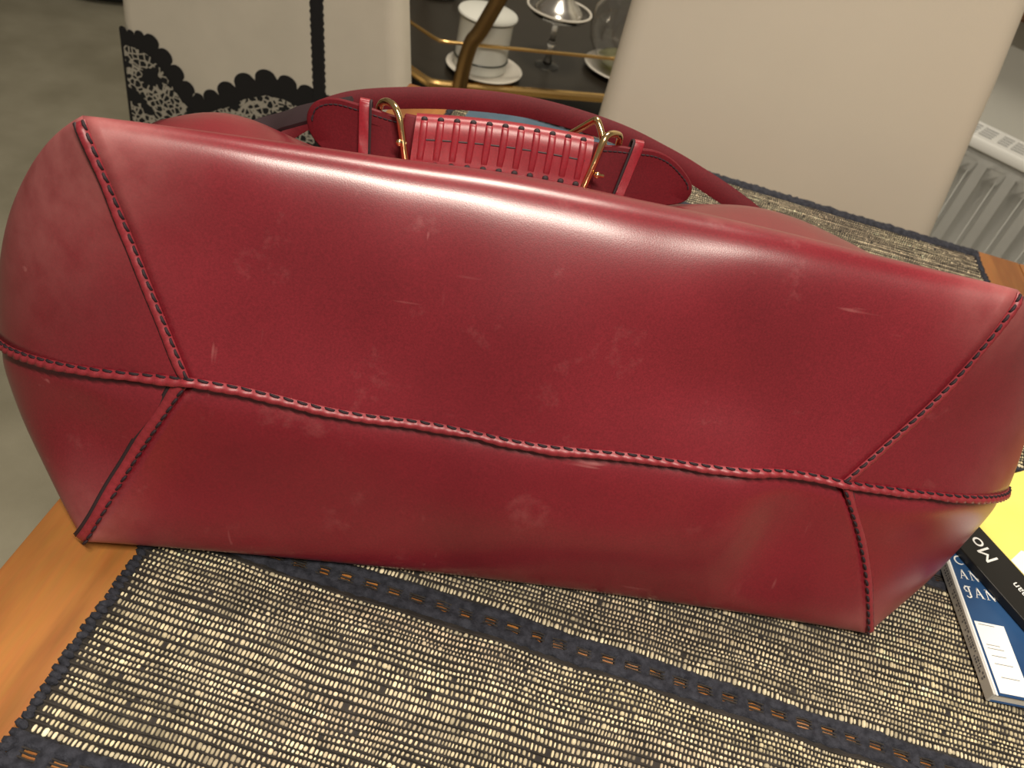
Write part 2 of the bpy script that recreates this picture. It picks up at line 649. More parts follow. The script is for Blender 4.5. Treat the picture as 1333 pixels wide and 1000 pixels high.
# woven face: cream slubs between wavy dark yarns (real relief, one stuff part each)
prof = [(-1, 0), (-.8, .62), (0, 1), (.8, .62), (1, 0)]
ring = [(math.cos(2 * PI * k / 8), math.sin(2 * PI * k / 8)) for k in range(8)]
def sq(v, e=.72):
    return math.copysign(abs(v) ** e, v)
bead_t = np.array([(sq(a), sq(b), 0) for a, b in ring] + [(sq(a) * .78, sq(b) * .80, .72) for a, b in ring] + [(0, 0, 1.0)])
bead_f = [(k, (k + 1) % 8, 8 + (k + 1) % 8, 8 + k) for k in range(8)]
bead_f3 = [(8 + k, 8 + (k + 1) % 8, 16) for k in range(8)]
bv, bc = [], []
yv, yf = [], []
colp = .00228
row = 0
rng = random.Random(3)
y = .05
while y < RY1 - .013:
    rowp = .0040 + .0017 * nz(row * .83, 3.7) * 1.6
    rowp = min(.0058, max(.0030, rowp))
    yc = y + rowp / 2
    near = [b for b in bands if abs(yc - b) < BW + .0050]
    if any(abs(yc - b) < BW + .0016 for b in bands):
        y += .0010
        continue
    x = RX0 + .0035 + rng.uniform(0, 1) * colp
    rowdark = .92 + .25 * nz(row * .61, 11)
    while x < RX1 - .003:
        pb = w2bag((x, yc, .75))
        hidden = abs(pb.x) < .19 and .05 < pb.y < .26
        cw = colp * (1 + .35 * nz(x * 60, yc * 90, 2))
        if not hidden:
            yy = yc + wob(x, yc) + .0013 * nz(x * 26, row * .45, 7)
            k = nz(x * 13, yc * 34, 31)
            k2 = nz(x * 60, yc * 150, 17)
            hw = cw * .355 * rng.uniform(.62, 1.2)
            hl = rowp * .375 * (1 + .30 * nz(x * 24, row * 1.7, 41)) * rng.uniform(.74, 1.10)
            lift = 1.0
            if rng.random() < .03 or (near and rng.random() < .30):
                hw *= 1.5
                hl *= 1.12
                lift = 1.5
                x += .0007
            if x - RX0 < .010:
                hw *= .8
                hl *= .8
            s_ = (1 + .38 * k + .55 * k2) * rng.uniform(.66, 1.18) * rowdark
            if rng.random() > .008 and s_ > .30:
                v = bead_t * np.array((hw, hl, .0009 * lift * rng.uniform(.8, 1.2)))
                v[:, 0] += v[:, 1] * (.08 + .16 * nz(x * 30, yc * 30, 5))
                v += np.array((x - rx, yy - ry, .0016))
                bv.append(v)
                t = nz(x * 9, yc * 22, 57)
                t = max(-1, min(1, t * 2.2))
                c = (.72, .615 - .035 * max(0, t), .415 - .02 * max(0, t) + .035 * min(0, t))
                if near: c = (.74, .645, .44)
                bc.append([min(.88, max(.10, q * s_)) for q in c])
        x += cw
    # dark yarn beside the row
    n = 150
    base = len(yv)
    for i in range(n + 1):
        xx = RX0 + (RX1 - RX0) * i / n
        yy = y + rowp + wob(xx, y + rowp) + .0013 * nz(xx * 26, row * .45 + .22, 7)
        for o, z in prof:
            yv.append((xx - rx, yy + o * .00062 * (1 + .6 * nz(xx * 60, row)) - ry, .0012 + z * .0017 * (1 + .3 * nz(xx * 40, row, 6))))
    for i in range(n):
        for q in range(4):
            a = base + i * 5 + q
            yf.append((a, a + 1, a + 6, a + 5))
    y += rowp
    row += 1
nb = len(bv)
V = np.concatenate(bv)
cols = np.repeat(np.array(bc), 17, axis=0)
cols = np.concatenate([cols, np.ones((len(cols), 1))], axis=1)
F4 = (np.array(bead_f)[None] + 17 * np.arange(nb)[:, None, None]).reshape(-1, 4)
F3 = (np.array(bead_f3)[None] + 17 * np.arange(nb)[:, None, None]).reshape(-1, 3)
me = bpy.data.meshes.new('weave')
me.vertices.add(len(V))
me.vertices.foreach_set('co', V.ravel())
loops = np.concatenate([F4.ravel(), F3.ravel()])
me.loops.add(len(loops))
me.loops.foreach_set('vertex_index', loops.astype(np.int32))
st = np.concatenate([np.arange(len(F4)) * 4, len(F4) * 4 + np.arange(len(F3)) * 3])
me.polygons.add(len(st))
me.polygons.foreach_set('loop_start', st.astype(np.int32))
me.update(calc_edges=True)
at = me.attributes.new('col', 'FLOAT_COLOR', 'POINT')
at.data.foreach_set('color', cols.ravel().astype(np.float32))
tag(link('cream_weave', me, M_BEAD, rn), 'cream slub yarn of the weave', kind='stuff')
tag(link('warp_yarn', mesh('warp_yarn', yv, yf), M_YARN, rn), 'dark yarn lines of the weave', kind='stuff')

# ------------------------------------------------------------------ the bag
bag = empty('handbag', (0, 0, 0))
bag.matrix_world = Matrix.Translation(bag2w(BO)) @ BM
tag(bag, 'red leather handbag lying on its back on the runner, its stitched base towards us', 'handbag')

# key rings in bag coordinates (u right, w away, v up)
JL = Vector((-.1786, -.008, -.0025))
JR = Vector((.1727, -.008, -.0072))
def key(u1, v1, w1, v0, mu_l, mu_r, mv, mw, bulge, bu=None, bvv=None, bw=None, ur=None):
    ur = ur or u1
    return dict(TL=Vector((-u1, w1, v1)), TR=Vector((ur, w1, v1)), BL=Vector((-(bu or u1), bw if bw is not None else w1, v0)),
                BR=Vector((bu or u1, bw if bw is not None else w1, v0)), ML=Vector((mu_l, mw, mv)), MR=Vector((mu_r, mw, mv)), bulge=bulge)
K = [None,
     key(.206, .056, -.0015, -.057, -.244, .262, -.012, .008, (-.0042, 0, -.0040, 0), ur=.212),
     key(.230, .110, .000, -.110, -.292, .318, -.022, .048, (.0085, .0010, .010, .000)),
     key(.236, .1005, .034, -.1029, -.306, .332, -.026, .095, (.004, .0170, 0, .0)),
     key(.240, .0900, .085, -.0824, -.300, .322, -.026, .150, (0, .0120, 0, .0)),
     key(.236, .082, .155, -.0564, -.282, .295, -.020, .200, (0, .011, 0, .0)),
     key(.216, .045, .230, -.0300, -.250, .255, -.008, .250, (0, .02, 0, .0)),
     key(.200, .003, .300, -.0035, -.210, .210, -.0005, .300, (0, .003, 0, .0))]


def ring_pt(k, panel, p):
    """point of key ring k on a panel at p in 0..1 (clockwise seen from the camera)"""
    if k == 0:
        if panel == 'top': return JL.lerp(JR, p)
        if panel == 'bottom': return JR.lerp(JL, p)
        return JR if panel[0] == 'r' else JL
    r = K[k]
    bw, bvt, bwb, bvb = r['bulge']
    if panel in ('top', 'bottom'):
        a, b = (r['TL'], r['TR']) if panel == 'top' else (r['BR'], r['BL'])
        q = a.lerp(b, p)
        s = math.sin(PI * p) ** .8 if 0 < p < 1 else 0
        q = q.copy()
        q.y += (bw if panel == 'top' else bwb) * s
        q.z += (bvt if panel == 'top' else -bvb) * s
        return q
    a, b = {'ru': ('TR', 'MR'), 'rl': ('MR', 'BR'), 'll': ('BL', 'ML'), 'lu': ('ML', 'TL')}[panel]
    a, b = r[a], r[b]
    th = p * PI / 2
    if k == 1:
        fu = fv = p
    elif panel in ('ru', 'll'):    # corner -> mid : quick outward swing first
        fu, fv = math.sin(th), 1 - math.cos(th)
    else:
        fu, fv = 1 - math.cos(th), math.sin(th)
    if k > 1:
        if panel[1] == 'u':
            fv = .5 * fv + .5 * p
        else:                      # the lower halves are flatter
            fu, fv = .75 * fu + .25 * p, p
    return Vector((a.x + (b.x - a.x) * fu, a.y + (b.y - a.y) * fu, a.z + (b.z - a.z) * fv))


DENTS = [((.085, .035), (.050, .030), .0075), ((.150, -.055), (.022, .045), .0062), ((.115, -.040), (.016, .035), -.0030),
         ((-.090, .030), (.06, .03), .0022), ((-.235, -.050), (.030, .030), .0030), ((.02, -.065), (.09, .02), -.0018),
         ((-.03, .05), (.03, .03), -.0018), ((.24, .03), (.03, .04), .0020), ((-.1, -.06), (.05, .03), .0015)]


HUMPS = [((-.205, .155), (.048, .060), .020), ((.150, .150), (.075, .06), .019)]


def deform(q):
    d = .0016 * nz(q.x * 9, q.y * 9, q.z * 9) + .0009 * nz(q.x * 22 + 3, q.y * 20, q.z * 22)
    for (cu, cv), (su, sv), dep in DENTS:
        if q.y < .08:
            d -= dep * math.exp(-((q.x - cu) / su) ** 2 - ((q.z - cv) / sv) ** 2)
    ctr = Vector((q.x * .75, .14, q.z * .35 - .01))
    n_ = (q - ctr).normalized()
    fade = min(1, max(0, (q.z + .118 - .373 * q.y) / .03))        # keep the side on the table flat
    q = q + n_ * d * fade
    if q.z > 0 and q.y > .05:                                     # slack folds of the front leather
        t = min(1, (q.y - .05) / .05) * min(1, q.z / .06)
        for (cu, cw), (su, sw), h in HUMPS:
            q = q + Vector((0, 0, h * t * math.exp(-((q.x - cu) / su) ** 2 - ((q.y - cw) / sw) ** 2)))
    return q


def seam_wave(q, panel, p, s):
    # the middle seam wanders a few millimetres
    if panel == 'top': u = JL.lerp(JR, p).x
    elif panel == 'bottom': u = JR.lerp(JL, p).x
    else: return Vector((0, 0, 0))
    t = (u - JL.x) / (JR.x - JL.x)
    wv = -.0052 * math.sin(PI * min(1, t * 1.15) if t < .87 else 0) ** 1 + .0009 * math.sin(t * 22)
    return Vector((0, 0, wv * s * (1 if 0 < t < 1 else 0)))


# chord-free parameter per key for smooth interpolation
def surf(panel, p, q):
    """q in 0..7"""
    i = min(int(q), 6)
    t = q - i
    def g(j):
        if j < 0:
            return ring_pt(0, panel, p) * 2 - ring_pt(1, panel, p)
        if j > 7:
            return ring_pt(7, panel, p) * 2 - ring_pt(6, panel, p)
        return ring_pt(j, panel, p)
    a, b, c, d = g(i - 1), g(i), g(i + 1), g(i + 2)
    r = .5 * (2 * b + (c - a) * t + (2 * a - 5 * b + 4 * c - d) * t * t + (3 * b - a - 3 * c + d) * t ** 3)
    r = r + seam_wave(r, panel, p, max(0, 1 - q) ** 2)
    return deform(r)


QS = [0, .02, .04, .06] + [k / 12 for k in range(1, 48)] + [4 + k / 6 for k in range(0, 19)]


def wear_at(q):
    w = 0
    for c, rad_, s in (((-.23, 0, .11), .035, .9), ((.23, 0, .11), .030, .9), ((-.23, 0, -.11), .032, .9), ((.23, 0, -.11), .025, .7), ((-.26, .02, .08), .05, .5),
                       ((-.29, .05, .05), .06, .45), ((.30, .05, .0), .05, .5)):
        d = (q - Vector(c)).length
        w += s * math.exp(-(d / rad_) ** 2)
    return min(w, 1)


def groove(v):
    """the lower leather tucks in under the middle seam flap"""
    d = math.sqrt(((MIDA - np.array(v)) ** 2).sum(1).min())
    ctr = Vector((v.x * .75, .14, v.z * .35 - .01))
    return v - (v - ctr).normalized() * .0052 * math.exp(-(d / .0065) ** 1.5)


def panel_obj(name, panels, npn, label=None):
    vs, fs = [], []
    wear = []
    for pn in panels:
        base = len(vs)
        for i in range(npn + 1):
            for q in QS:
                v = surf(pn, i / npn, q)
                if pn in ('bottom', 'll', 'rl') and q < 2.6:
                    v = groove(v)
                wear.append(wear_at(v))
                vs.append(v - BO)
        nq = len(QS)
        for i in range(npn):
            for j in range(nq - 1):
                a = base + i * nq + j
                fs.append((a, a + 1, a + nq + 1, a + nq))
    me_ = mesh(name, vs, fs)
    a_ = me_.attributes.new('wear', 'FLOAT', 'POINT')
    a_.data.foreach_set('value', wear)
    bm_ = bmesh.new()
    bm_.from_mesh(me_)
    bmesh.ops.remove_doubles(bm_, verts=bm_.verts, dist=1e-6)
    bmesh.ops.recalc_face_normals(bm_, faces=bm_.faces)
    ctr = Vector((0, .13, 0)) - BO
    bm_.faces.ensure_lookup_table()
    f = bm_.faces[len(bm_.faces) // 2]
    if (f.calc_center_median() - ctr).dot(f.normal) < 0:
        bmesh.ops.reverse_faces(bm_, faces=bm_.faces)
    bm_.to_mesh(me_)
    bm_.free()
    o_ = link(name, me_, M_LEATHER, bag)
    so = o_.modifiers.new('thickness', 'SOLIDIFY')
    so.thickness = .0022
    so.offset = -1
    if label:
        o_['label'] = label
    return o_


ql = [k / 40 for k in range(0, 125)]
mid_pts = [surf('lu', 0, q) for q in ql[:100]][::-1] + [surf('top', k / 60, 0) for k in range(1, 60)] + [surf('ru', 1, q) for q in ql[:100]]
MIDA = np.array([tuple(p) for p in mid_pts])
panel_obj('upper_panel', ['top'], 70)
panel_obj('lower_panel', ['bottom'], 70)
panel_obj('upper_gusset', ['lu'], 24)
panel_obj('lower_gusset', ['ll'], 60)
panel_obj('upper_gusset', ['ru'], 24)
panel_obj('lower_gusset', ['rl'], 60)


def frames(pts, side):
    """tangent, outward normal, side vector along a seam polyline; side is a rough direction"""
    out = []
    for i, p in enumerate(pts):
        t = (pts[min(i + 1, len(pts) - 1)] - pts[max(i - 1, 0)]).normalized()
        ctr = Vector((p.x * .75, .14, p.z * .35 - .01))
        n_ = (p - ctr)
        n_ = (n_ - t * n_.dot(t)).normalized()
        b_ = t.cross(n_)
        if b_.dot(side) < 0: b_ = -b_
        out.append((p, t, n_, b_))
    return out


def resample(pts, step):
    d = [0]
    for a, b in zip(pts[:-1], pts[1:]):
        d.append(d[-1] + (b - a).length)
    n = max(2, int(d[-1] / step))
    out = []
    j = 0
    for k in range(n + 1):
        s = d[-1] * k / n
        while j < len(d) - 2 and d[j + 1] < s: j += 1
        t = (s - d[j]) / max(1e-9, d[j + 1] - d[j])
        out.append(pts[j].lerp(pts[j + 1], t))
    return out


# one stitch mesh, shared: a slim capsule along +x
bm = bmesh.new()
tube(bm, [(-.0022, 0, -.0003), (-.0016, 0, .0004), (0, 0, .0007), (.0016, 0, .0004), (.0022, 0, -.0003)], [.0003, .00072, .00084, .00072, .0003], 6)
bmesh.ops.recalc_face_normals(bm, faces=bm.faces)
STITCH = bpy.data.meshes.new('stitch')
bm.to_mesh(STITCH)
bm.free()
STITCH.materials.append(M_THREAD)
STITCH.polygons.foreach_set('use_smooth', [True] * len(STITCH.polygons))


def seam(pts, side, b0, b1, lift0, lift1, pitch, stitch_b, slen=1.0, wave=.0005, scallop=.0003, slant=.12, thick=.0014, edge=.0006):
    fr = frames(resample(pts, .0012), Vector(side))
    vs, fs = [], []
    L = 0
    for i, (p, t, n_, b_) in enumerate(fr):
        if i: L += (p - fr[i - 1][0]).length
        ph = L / pitch
        sc = scallop * abs(math.sin(PI * ph))
        wv = wave * nz(L * 45, side[2], 3) * 2
        end = min(1, i / 4, (len(fr) - 1 - i) / 4)
        for o, z in ((b0, -.0008), (b0, lift0), ((b0 * .6 + b1 * .4), lift0 * .5 + lift1 * .5 + .0005 + sc),
                     (b1 + wv - .0004, lift1 + sc), (b1 + wv, lift1 - thick * .5), (b1 + wv - .0005, lift1 - thick)):
            vs.append(p + b_ * o + n_ * (z * (.3 + .7 * end)) - BO)
    for i in range(len(fr) - 1):
        for q in range(6):
            a = i * 6 + q
            c_ = i * 6 + (q + 1) % 6
            fs.append((a, a + 6, c_ + 6, c_))
    me_ = mesh('seam_strip', vs, fs)
    a_ = me_.attributes.new('wear', 'FLOAT', 'POINT')
    a_.data.foreach_set('value', [.06] * len(vs))
    bm_ = bmesh.new()
    bm_.from_mesh(me_)
    bmesh.ops.recalc_face_normals(bm_, faces=bm_.faces)
    bm_.to_mesh(me_)
    bm_.free()
    o_ = link('seam_strip', me_, M_SEAM, bag)
    # dark cut edge, widened so the strip's shadow is painted in
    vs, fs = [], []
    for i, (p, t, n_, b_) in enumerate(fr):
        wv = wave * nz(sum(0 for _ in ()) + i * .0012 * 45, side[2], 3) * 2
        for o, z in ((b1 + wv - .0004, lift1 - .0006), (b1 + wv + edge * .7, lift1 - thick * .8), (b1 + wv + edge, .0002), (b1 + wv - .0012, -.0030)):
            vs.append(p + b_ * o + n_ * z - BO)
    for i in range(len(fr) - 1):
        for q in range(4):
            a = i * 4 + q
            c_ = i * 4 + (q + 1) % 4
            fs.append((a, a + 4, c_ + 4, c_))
    link('cut_edge_shade', mesh('cut_edge_shade', vs, fs), M_EDGE, o_)
    ps = frames(resample(pts, pitch), Vector(side))
    for p, t, n_, b_ in ps[:-1]:
        s_ = bpy.data.objects.new('stitch', STITCH)
        C.objects.link(s_)
        s_.parent = o_
        a = slant + random.uniform(-.06, .06)
        x_ = (t * math.cos(a) + b_ * math.sin(a)).normalized()
        y_ = n_.cross(x_).normalized()
        pos = p + t * (pitch / 2) + b_ * stitch_b + n_ * (lift0 + .0004) - BO
        m_ = Matrix(((x_.x * slen, y_.x, n_.x, pos.x), (x_.y * slen, y_.y, n_.y, pos.y), (x_.z * slen, y_.z, n_.z, pos.z), (0, 0, 0, 1)))
        s_.matrix_basis = m_
    return o_


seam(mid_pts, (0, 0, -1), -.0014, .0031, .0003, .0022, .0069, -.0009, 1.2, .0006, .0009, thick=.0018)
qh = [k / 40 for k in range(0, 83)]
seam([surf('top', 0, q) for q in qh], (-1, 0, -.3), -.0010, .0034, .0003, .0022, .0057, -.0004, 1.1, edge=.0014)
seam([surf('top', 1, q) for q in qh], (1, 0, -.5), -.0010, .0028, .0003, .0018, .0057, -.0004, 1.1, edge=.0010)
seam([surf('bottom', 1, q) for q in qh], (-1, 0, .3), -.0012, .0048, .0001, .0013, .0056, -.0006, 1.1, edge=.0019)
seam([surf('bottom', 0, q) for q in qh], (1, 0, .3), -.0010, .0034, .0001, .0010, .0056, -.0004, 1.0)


def bobj(name, bm_, m_, parent=bag, smooth=True, angle=.7):
    """bag part given in bag coordinates"""
    bmesh.ops.translate(bm_, vec=-BO, verts=bm_.verts)
    return obj(name, bm_, m_, parent, smooth, angle)


# ---- handle grip: flattened tube along u with arched axis
GW = .122
def grip_axis(t):
    u = -.0900 + .1060 * t
    return Vector((u, GW, (.1095 + .0065 * t) + .0022 * math.sin(PI * t)))
GH, GD = .0205, .0095
def grip_pt(t, a, off=0):
    c_ = grip_axis(t)
    ca, sa = math.cos(a), math.sin(a)
    return c_ + Vector((0, math.copysign(abs(ca) ** .75, ca) * (GD + off), math.copysign(abs(sa) ** .55, sa) * (GH + off)))
bm = bmesh.new()
rows = []
NT, NA = 40, 40
for i in range(NT + 1):
    rows.append([bm.verts.new(grip_pt(i / NT, 2 * PI * k / NA)) for k in range(NA)])
for A, B in zip(rows[:-1], rows[1:]):
    for k in range(NA):
        bm.faces.new((A[k], A[(k + 1) % NA], B[(k + 1) % NA], B[k]))
bm.faces.new(rows[0][::-1])
bm.faces.new(rows[-1])
grip = bobj('handle_grip', bm, M_GRIP)
grip['label'] = 'laced red leather grip of the carrying handle'
# lacing loops over the butt joint
bm = bmesh.new()
tube(bm, [grip_pt(t / 30, PI - .13, .0002) for t in range(1, 30)], .0005, 5)
bobj('joint_line', bm, M_EDGE, grip)
bm = bmesh.new()
r = bmesh.ops.create_icosphere(bm, subdivisions=2, radius=1)
bmesh.ops.scale(bm, vec=(.0020, .0007, .0017), verts=r['verts'])
HOLE = bpy.data.meshes.new('lace_hole')
bm.to_mesh(HOLE)
bm.free()
HOLE.materials.append(M_EDGE)
HOLE.polygons.foreach_set('use_smooth', [True] * len(HOLE.polygons))
for k in range(11):
    t = (k + .55) / 11.2
    bm = bmesh.new()
    A0, A1 = PI - .86, PI + .12
    n = 16
    hw = .00225 / .106
    rws = []
    for i in range(n + 1):
        a = A0 + (A1 - A0) * i / n
        e = abs(2 * i / n - 1)
        lift = .0013 * (1 - e ** 6) - .0006 * e ** 6
        ww = hw * (1 - .28 * e ** 8)
        rws.append([bm.verts.new(grip_pt(t + o * ww + .006 * (i / n - .5), a, lift * z + (.0 if z > 0 else -.001))) for o, z in ((-1, 0), (-.92, .8), (-.5, 1), (.5, 1), (.92, .8), (1, 0))])
    for A, B in zip(rws[:-1], rws[1:]):
        for q in range(5):
            bm.faces.new((A[q], A[q + 1], B[q + 1], B[q]))
    bobj('lace', bm, M_GRIP, grip, angle=0)
    for a, s in ((A0 - .03, -.004), (A1 + .05, .004)):
        p = grip_pt(t + (-.003 if s < 0 else .003), a, .0002)
        h_ = bpy.data.objects.new('lace_hole', HOLE)
        C.objects.link(h_)
        h_.parent = grip
        h_.location = p - BO

# ---- straps that carry the rings, with tapered stitched tabs
def slab(poly, w_of, th, name, m_, parent=bag, rnd=.0009):
    """flat strap in the u-v plane facing the camera; w_of(u) gives its depth"""
    bm_ = bmesh.new()
    cu = sum(p[0] for p in poly) / len(poly)
    cv = sum(p[1] for p in poly) / len(poly)
    def ringv(sc, dw):
        out_ = []
        for u, v in poly:
            d = Vector((u - cu, v - cv))
            l = d.length
            d = d * ((l - sc) / l)
            out_.append(bm_.verts.new((cu + d.x, w_of(cu + d.x) + dw, cv + d.y)))
        return out_
    rs = [ringv(rnd, 0), ringv(0, rnd), ringv(0, th - rnd), ringv(rnd, th)]
    n_ = len(poly)
    for A, B in zip(rs[:-1], rs[1:]):
        for k in range(n_):
            bm_.faces.new((A[k], A[(k + 1) % n_], B[(k + 1) % n_], B[k]))
    for rr, s in ((rs[0], 1), (rs[-1], -1)):
        inner = [bm_.verts.new(Vector((cu, 0, cv)) * .0 + Vector((cu + (v.co.x - cu) * .55, 0, cv + (v.co.z - cv) * .55))) for v in rr]
        for v in inner:
            v.co.y = w_of(v.co.x) + (0 if s > 0 else th)
        for k in range(n_):
            bm_.faces.new((rr[k], rr[(k + 1) % n_], inner[(k + 1) % n_], inner[k]))
        bm_.faces.new(inner)
    return bobj(name, bm_, m_, parent)


def smooth_poly(pts, n=6):
    pts = [Vector((a, b, 0)) for a, b in pts]
    P = pts
    out_ = []
    m = len(P)
    for i in range(m):
        a, b, c, d = P[i - 1], P[i], P[(i + 1) % m], P[(i + 2) % m]
        for k in range(n):
            t = k / n
            q = .5 * (2 * b + (c - a) * t + (2 * a - 5 * b + 4 * c - d) * t * t + (3 * b - a - 3 * c + d) * t ** 3)
            out_.append((q.x, q.y))
    return out_


left_tab_poly = smooth_poly([(-.0935, .0945), (-.093, .109), (-.0935, .1235), (-.106, .1265), (-.124, .1285), (-.140, .1285), (-.151, .1235), (-.1545, .114), (-.150, .104), (-.138, .0955), (-.120, .092), (-.106, .092)])
right_tab_poly = smooth_poly([(.0185, .100), (.018, .115), (.019, .1300), (.030, .1335), (.043, .1345), (.057, .1350), (.070, .1318), (.082, .1245), (.0895, .1165), (.0885, .1085), (.080, .104), (.062, .101), (.042, .099), (.028, .099)])
wl = lambda u: .1205 + max(0, (-.118 - u)) * .35
wr = lambda u: .1215 + max(0, (u - .045)) * .35
ltab = slab(left_tab_poly, wl, .005, 'handle_tab', M_STRAP)
rtab = slab(right_tab_poly, wr, .005, 'handle_tab', M_STRAP)


def stitch_line(poly, wfun, inset, parent, sel):
    bm_ = bmesh.new()
    cu = sum(p[0] for p in poly) / len(poly)
    cv = sum(p[1] for p in poly) / len(poly)
    pts = []
    for u, v in poly:
        if sel(u, v):
            d = Vector((u - cu, v - cv))
            n_ = Vector((d.x * .35, d.y)).normalized()
            pts.append(Vector((u - n_.x * inset, 0, v - n_.y * inset)))
    pts.sort(key=lambda p: p.x)
    pts = resample(pts, .0030)
    for a, b in zip(pts[:-1], pts[1:]):
        a = a.copy(); b = b.copy()
        a.y = wfun(a.x) - .0002
        b.y = wfun(b.x) - .0002
        tube(bm_, [a.lerp(b, .12), a.lerp(b, .5) + Vector((0, -.0003, 0)), a.lerp(b, .88)], .00048, 5)
    tag(bobj('stitching', bm_, M_THREAD, parent), kind='stuff')


stitch_line(left_tab_poly, wl, .0034, ltab, lambda u, v: v > .112 and u < -.097)
stitch_line(right_tab_poly, wr, .0034, rtab, lambda u, v: v > .113 and u > .021)

# keepers: small bands round each tab
for u0, v0, v1, wf, tilt in ((-.1165, .090, .1300, wl, .004), (.0385, .0985, .1370, wr, -.006)):
    bm = bmesh.new()
    loop = []
    w0 = wf(u0)
    for k in range(24):
        a = 2 * PI * k / 24
        ca, sa = math.cos(a), math.sin(a)
        loop.append((w0 + .0026 + math.copysign(abs(ca) ** .5, ca) * .0044, (v0 + v1) / 2 + math.copysign(abs(sa) ** .35, sa) * ((v1 - v0) / 2 + .0018)))
    rws = []
    for o, e in ((-.0032, 0), (-.0028, .0008), (.0028, .0008), (.0032, 0), (.0028, -.0008), (-.0028, -.0008)):
        cw_, cv_ = w0 + .0026, (v0 + v1) / 2
        rr = []
        for w, v in loop:
            d = Vector((w - cw_, v - cv_)).normalized()
            rr.append(bm.verts.new((u0 + o + tilt * (v - v1) / (v1 - v0) * -1 - tilt, w + d.x * e, v + d.y * e)))
        rws.append(rr)
    for i in range(6):
        A, B = rws[i], rws[(i + 1) % 6]
        for k in range(24):
            bm.faces.new((A[k], A[(k + 1) % 24], B[(k + 1) % 24], B[k]))
    kp = bobj('keeper_loop', bm, M_GRIP, bag)
    bm = bmesh.new()
    s = 1 if u0 < 0 else -1
    tube(bm, [(u0 + s * .0034 + tilt * (v - v1) / (v1 - v0) * -1 - tilt, w - .0004, v) for w, v in loop], .0009, 6, closed=True)
    bobj('edge_paint', bm, M_EDGE, kp)

# short strap pieces between grip and ring
for u0, u1, v0, v1 in ((-.097, -.088, .101, .1285), (.0145, .0215, .106, .1335)):
    bm = bmesh.new()
    bx(bm, (u0, GW - .003, v0), (u1, GW + .003, v1), .001)
    bobj('handle_core', bm, M_STRAP)

# ---- gold rings
def ring_obj(pts, knob, rad_=.0021):
    bm_ = bmesh.new()
    P = [Vector(p) for p in pts]
    m = len(P)
    out_ = []
    for i in range(m):
        a, b, c, d = P[i - 1], P[i], P[(i + 1) % m], P[(i + 2) % m]
        for k in range(6):
            t = k / 6
            out_.append(.5 * (2 * b + (c - a) * t + (2 * a - 5 * b + 4 * c - d) * t * t + (3 * b - a - 3 * c + d) * t ** 3))
    tube(bm_, out_, rad_, 12, closed=True)
    o_ = bobj('buckle_ring', bm_, M_GOLD)
    bm_ = bmesh.new()
    r_ = bmesh.ops.create_uvsphere(bm_, u_segments=14, v_segments=8, radius=.0022)
    bmesh.ops.translate(bm_, vec=knob, verts=r_['verts'])
    tube(bm_, [Vector(knob) + Vector((.004, .001, 0)), Vector(knob) + Vector((-.0005, 0, 0))], .0012, 8)
    bobj('prong', bm_, M_GOLD, o_)
    return o_


ring_obj([(-.0885, .113, .090), (-.0925, .1115, .103), (-.0965, .1115, .117), (-.0995, .1125, .1265), (-.1035, .1155, .1320), (-.109, .123, .1330), (-.1125, .130, .1285),
          (-.1120, .133, .115), (-.108, .133, .100), (-.1000, .130, .088), (-.0925, .121, .0845)], (-.0975, .1100, .1130))
ring_obj([(.0135, .114, .094), (.0155, .1125, .108), (.0180, .1115, .121), (.0205, .112, .1345), (.0235, .1145, .1395), (.0290, .120, .1405), (.0335, .127, .1375),
          (.0335, .133, .122), (.0290, .134, .105), (.0220, .130, .094), (.0165, .121, .0905)], (.0215, .1105, .1160))
# second, slanting gold piece behind the right ring
bm = bmesh.new()
tube(bm, catmull([(.004, .150, .131), (.010, .142, .1375), (.0165, .135, .1445), (.0185, .1325, .1450), (.0215, .130, .1400), (.0250, .128, .1320)], 5), .0021, 10)
bobj('hook', bm, M_GOLD)

# ---- long shoulder strap arching behind the handle
def ribbon(name, pts, hw, th, m_, roll=None, parent=bag):
    P = catmull(pts, 10)
    bm_ = bmesh.new()
    rws = []
    for i, p in enumerate(P):
        t = (P[min(i + 1, len(P) - 1)] - P[max(i - 1, 0)]).normalized()
        a = roll(i / (len(P) - 1)) if roll else 0
        n_ = Vector((0, -math.cos(a), math.sin(a)))
        n_ = (n_ - t * n_.dot(t)).normalized()
        s = t.cross(n_).normalized()
        rws.append([bm_.verts.new(p + s * o * hw + n_ * z * th) for o, z in ((-1, -.4), (-1, .4), (-.93, .5), (.93, .5), (1, .4), (1, -.4), (.93, -.5), (-.93, -.5))])
    for A, B in zip(rws[:-1], rws[1:]):
        for q in range(8):
            bm_.faces.new((A[q], A[(q + 1) % 8], B[(q + 1) % 8], B[q]))
    bm_.faces.new(rws[0])
    bm_.faces.new(rws[-1][::-1])
    return bobj(name, bm_, m_, parent)


ribbon('shoulder_strap', [(-.205, .225, .052), (-.196, .232, .072), (-.180, .238, .092), (-.150, .24, .113), (-.117, .242, .1242), (-.064, .245, .1338), (-.008, .246, .1376), (.051, .244, .1328), (.095, .242, .1225), (.125, .24, .1128), (.160, .236, .0993), (.190, .232, .0840), (.212, .226, .066)],
       .0075, .0026, M_STRAP)
# metal slider at the right foot of the strap
bm = bmesh.new()
tube(bm, [(.182, .2295, .083), (.186, .2275, .100), (.200, .2265, .094), (.198, .2285, .075)], .0014, 8, closed=True)
bobj('strap_slider', bm, M_GOLD)
# dark-edged strap end lying left of the handle tab
ribbon('strap_end', [(-.205, .165, .088), (-.182, .168, .1000), (-.166, .160, .1095), (-.150, .152, .1170), (-.132, .142, .124)], .0085, .003, M_EDGE, lambda t: .9)
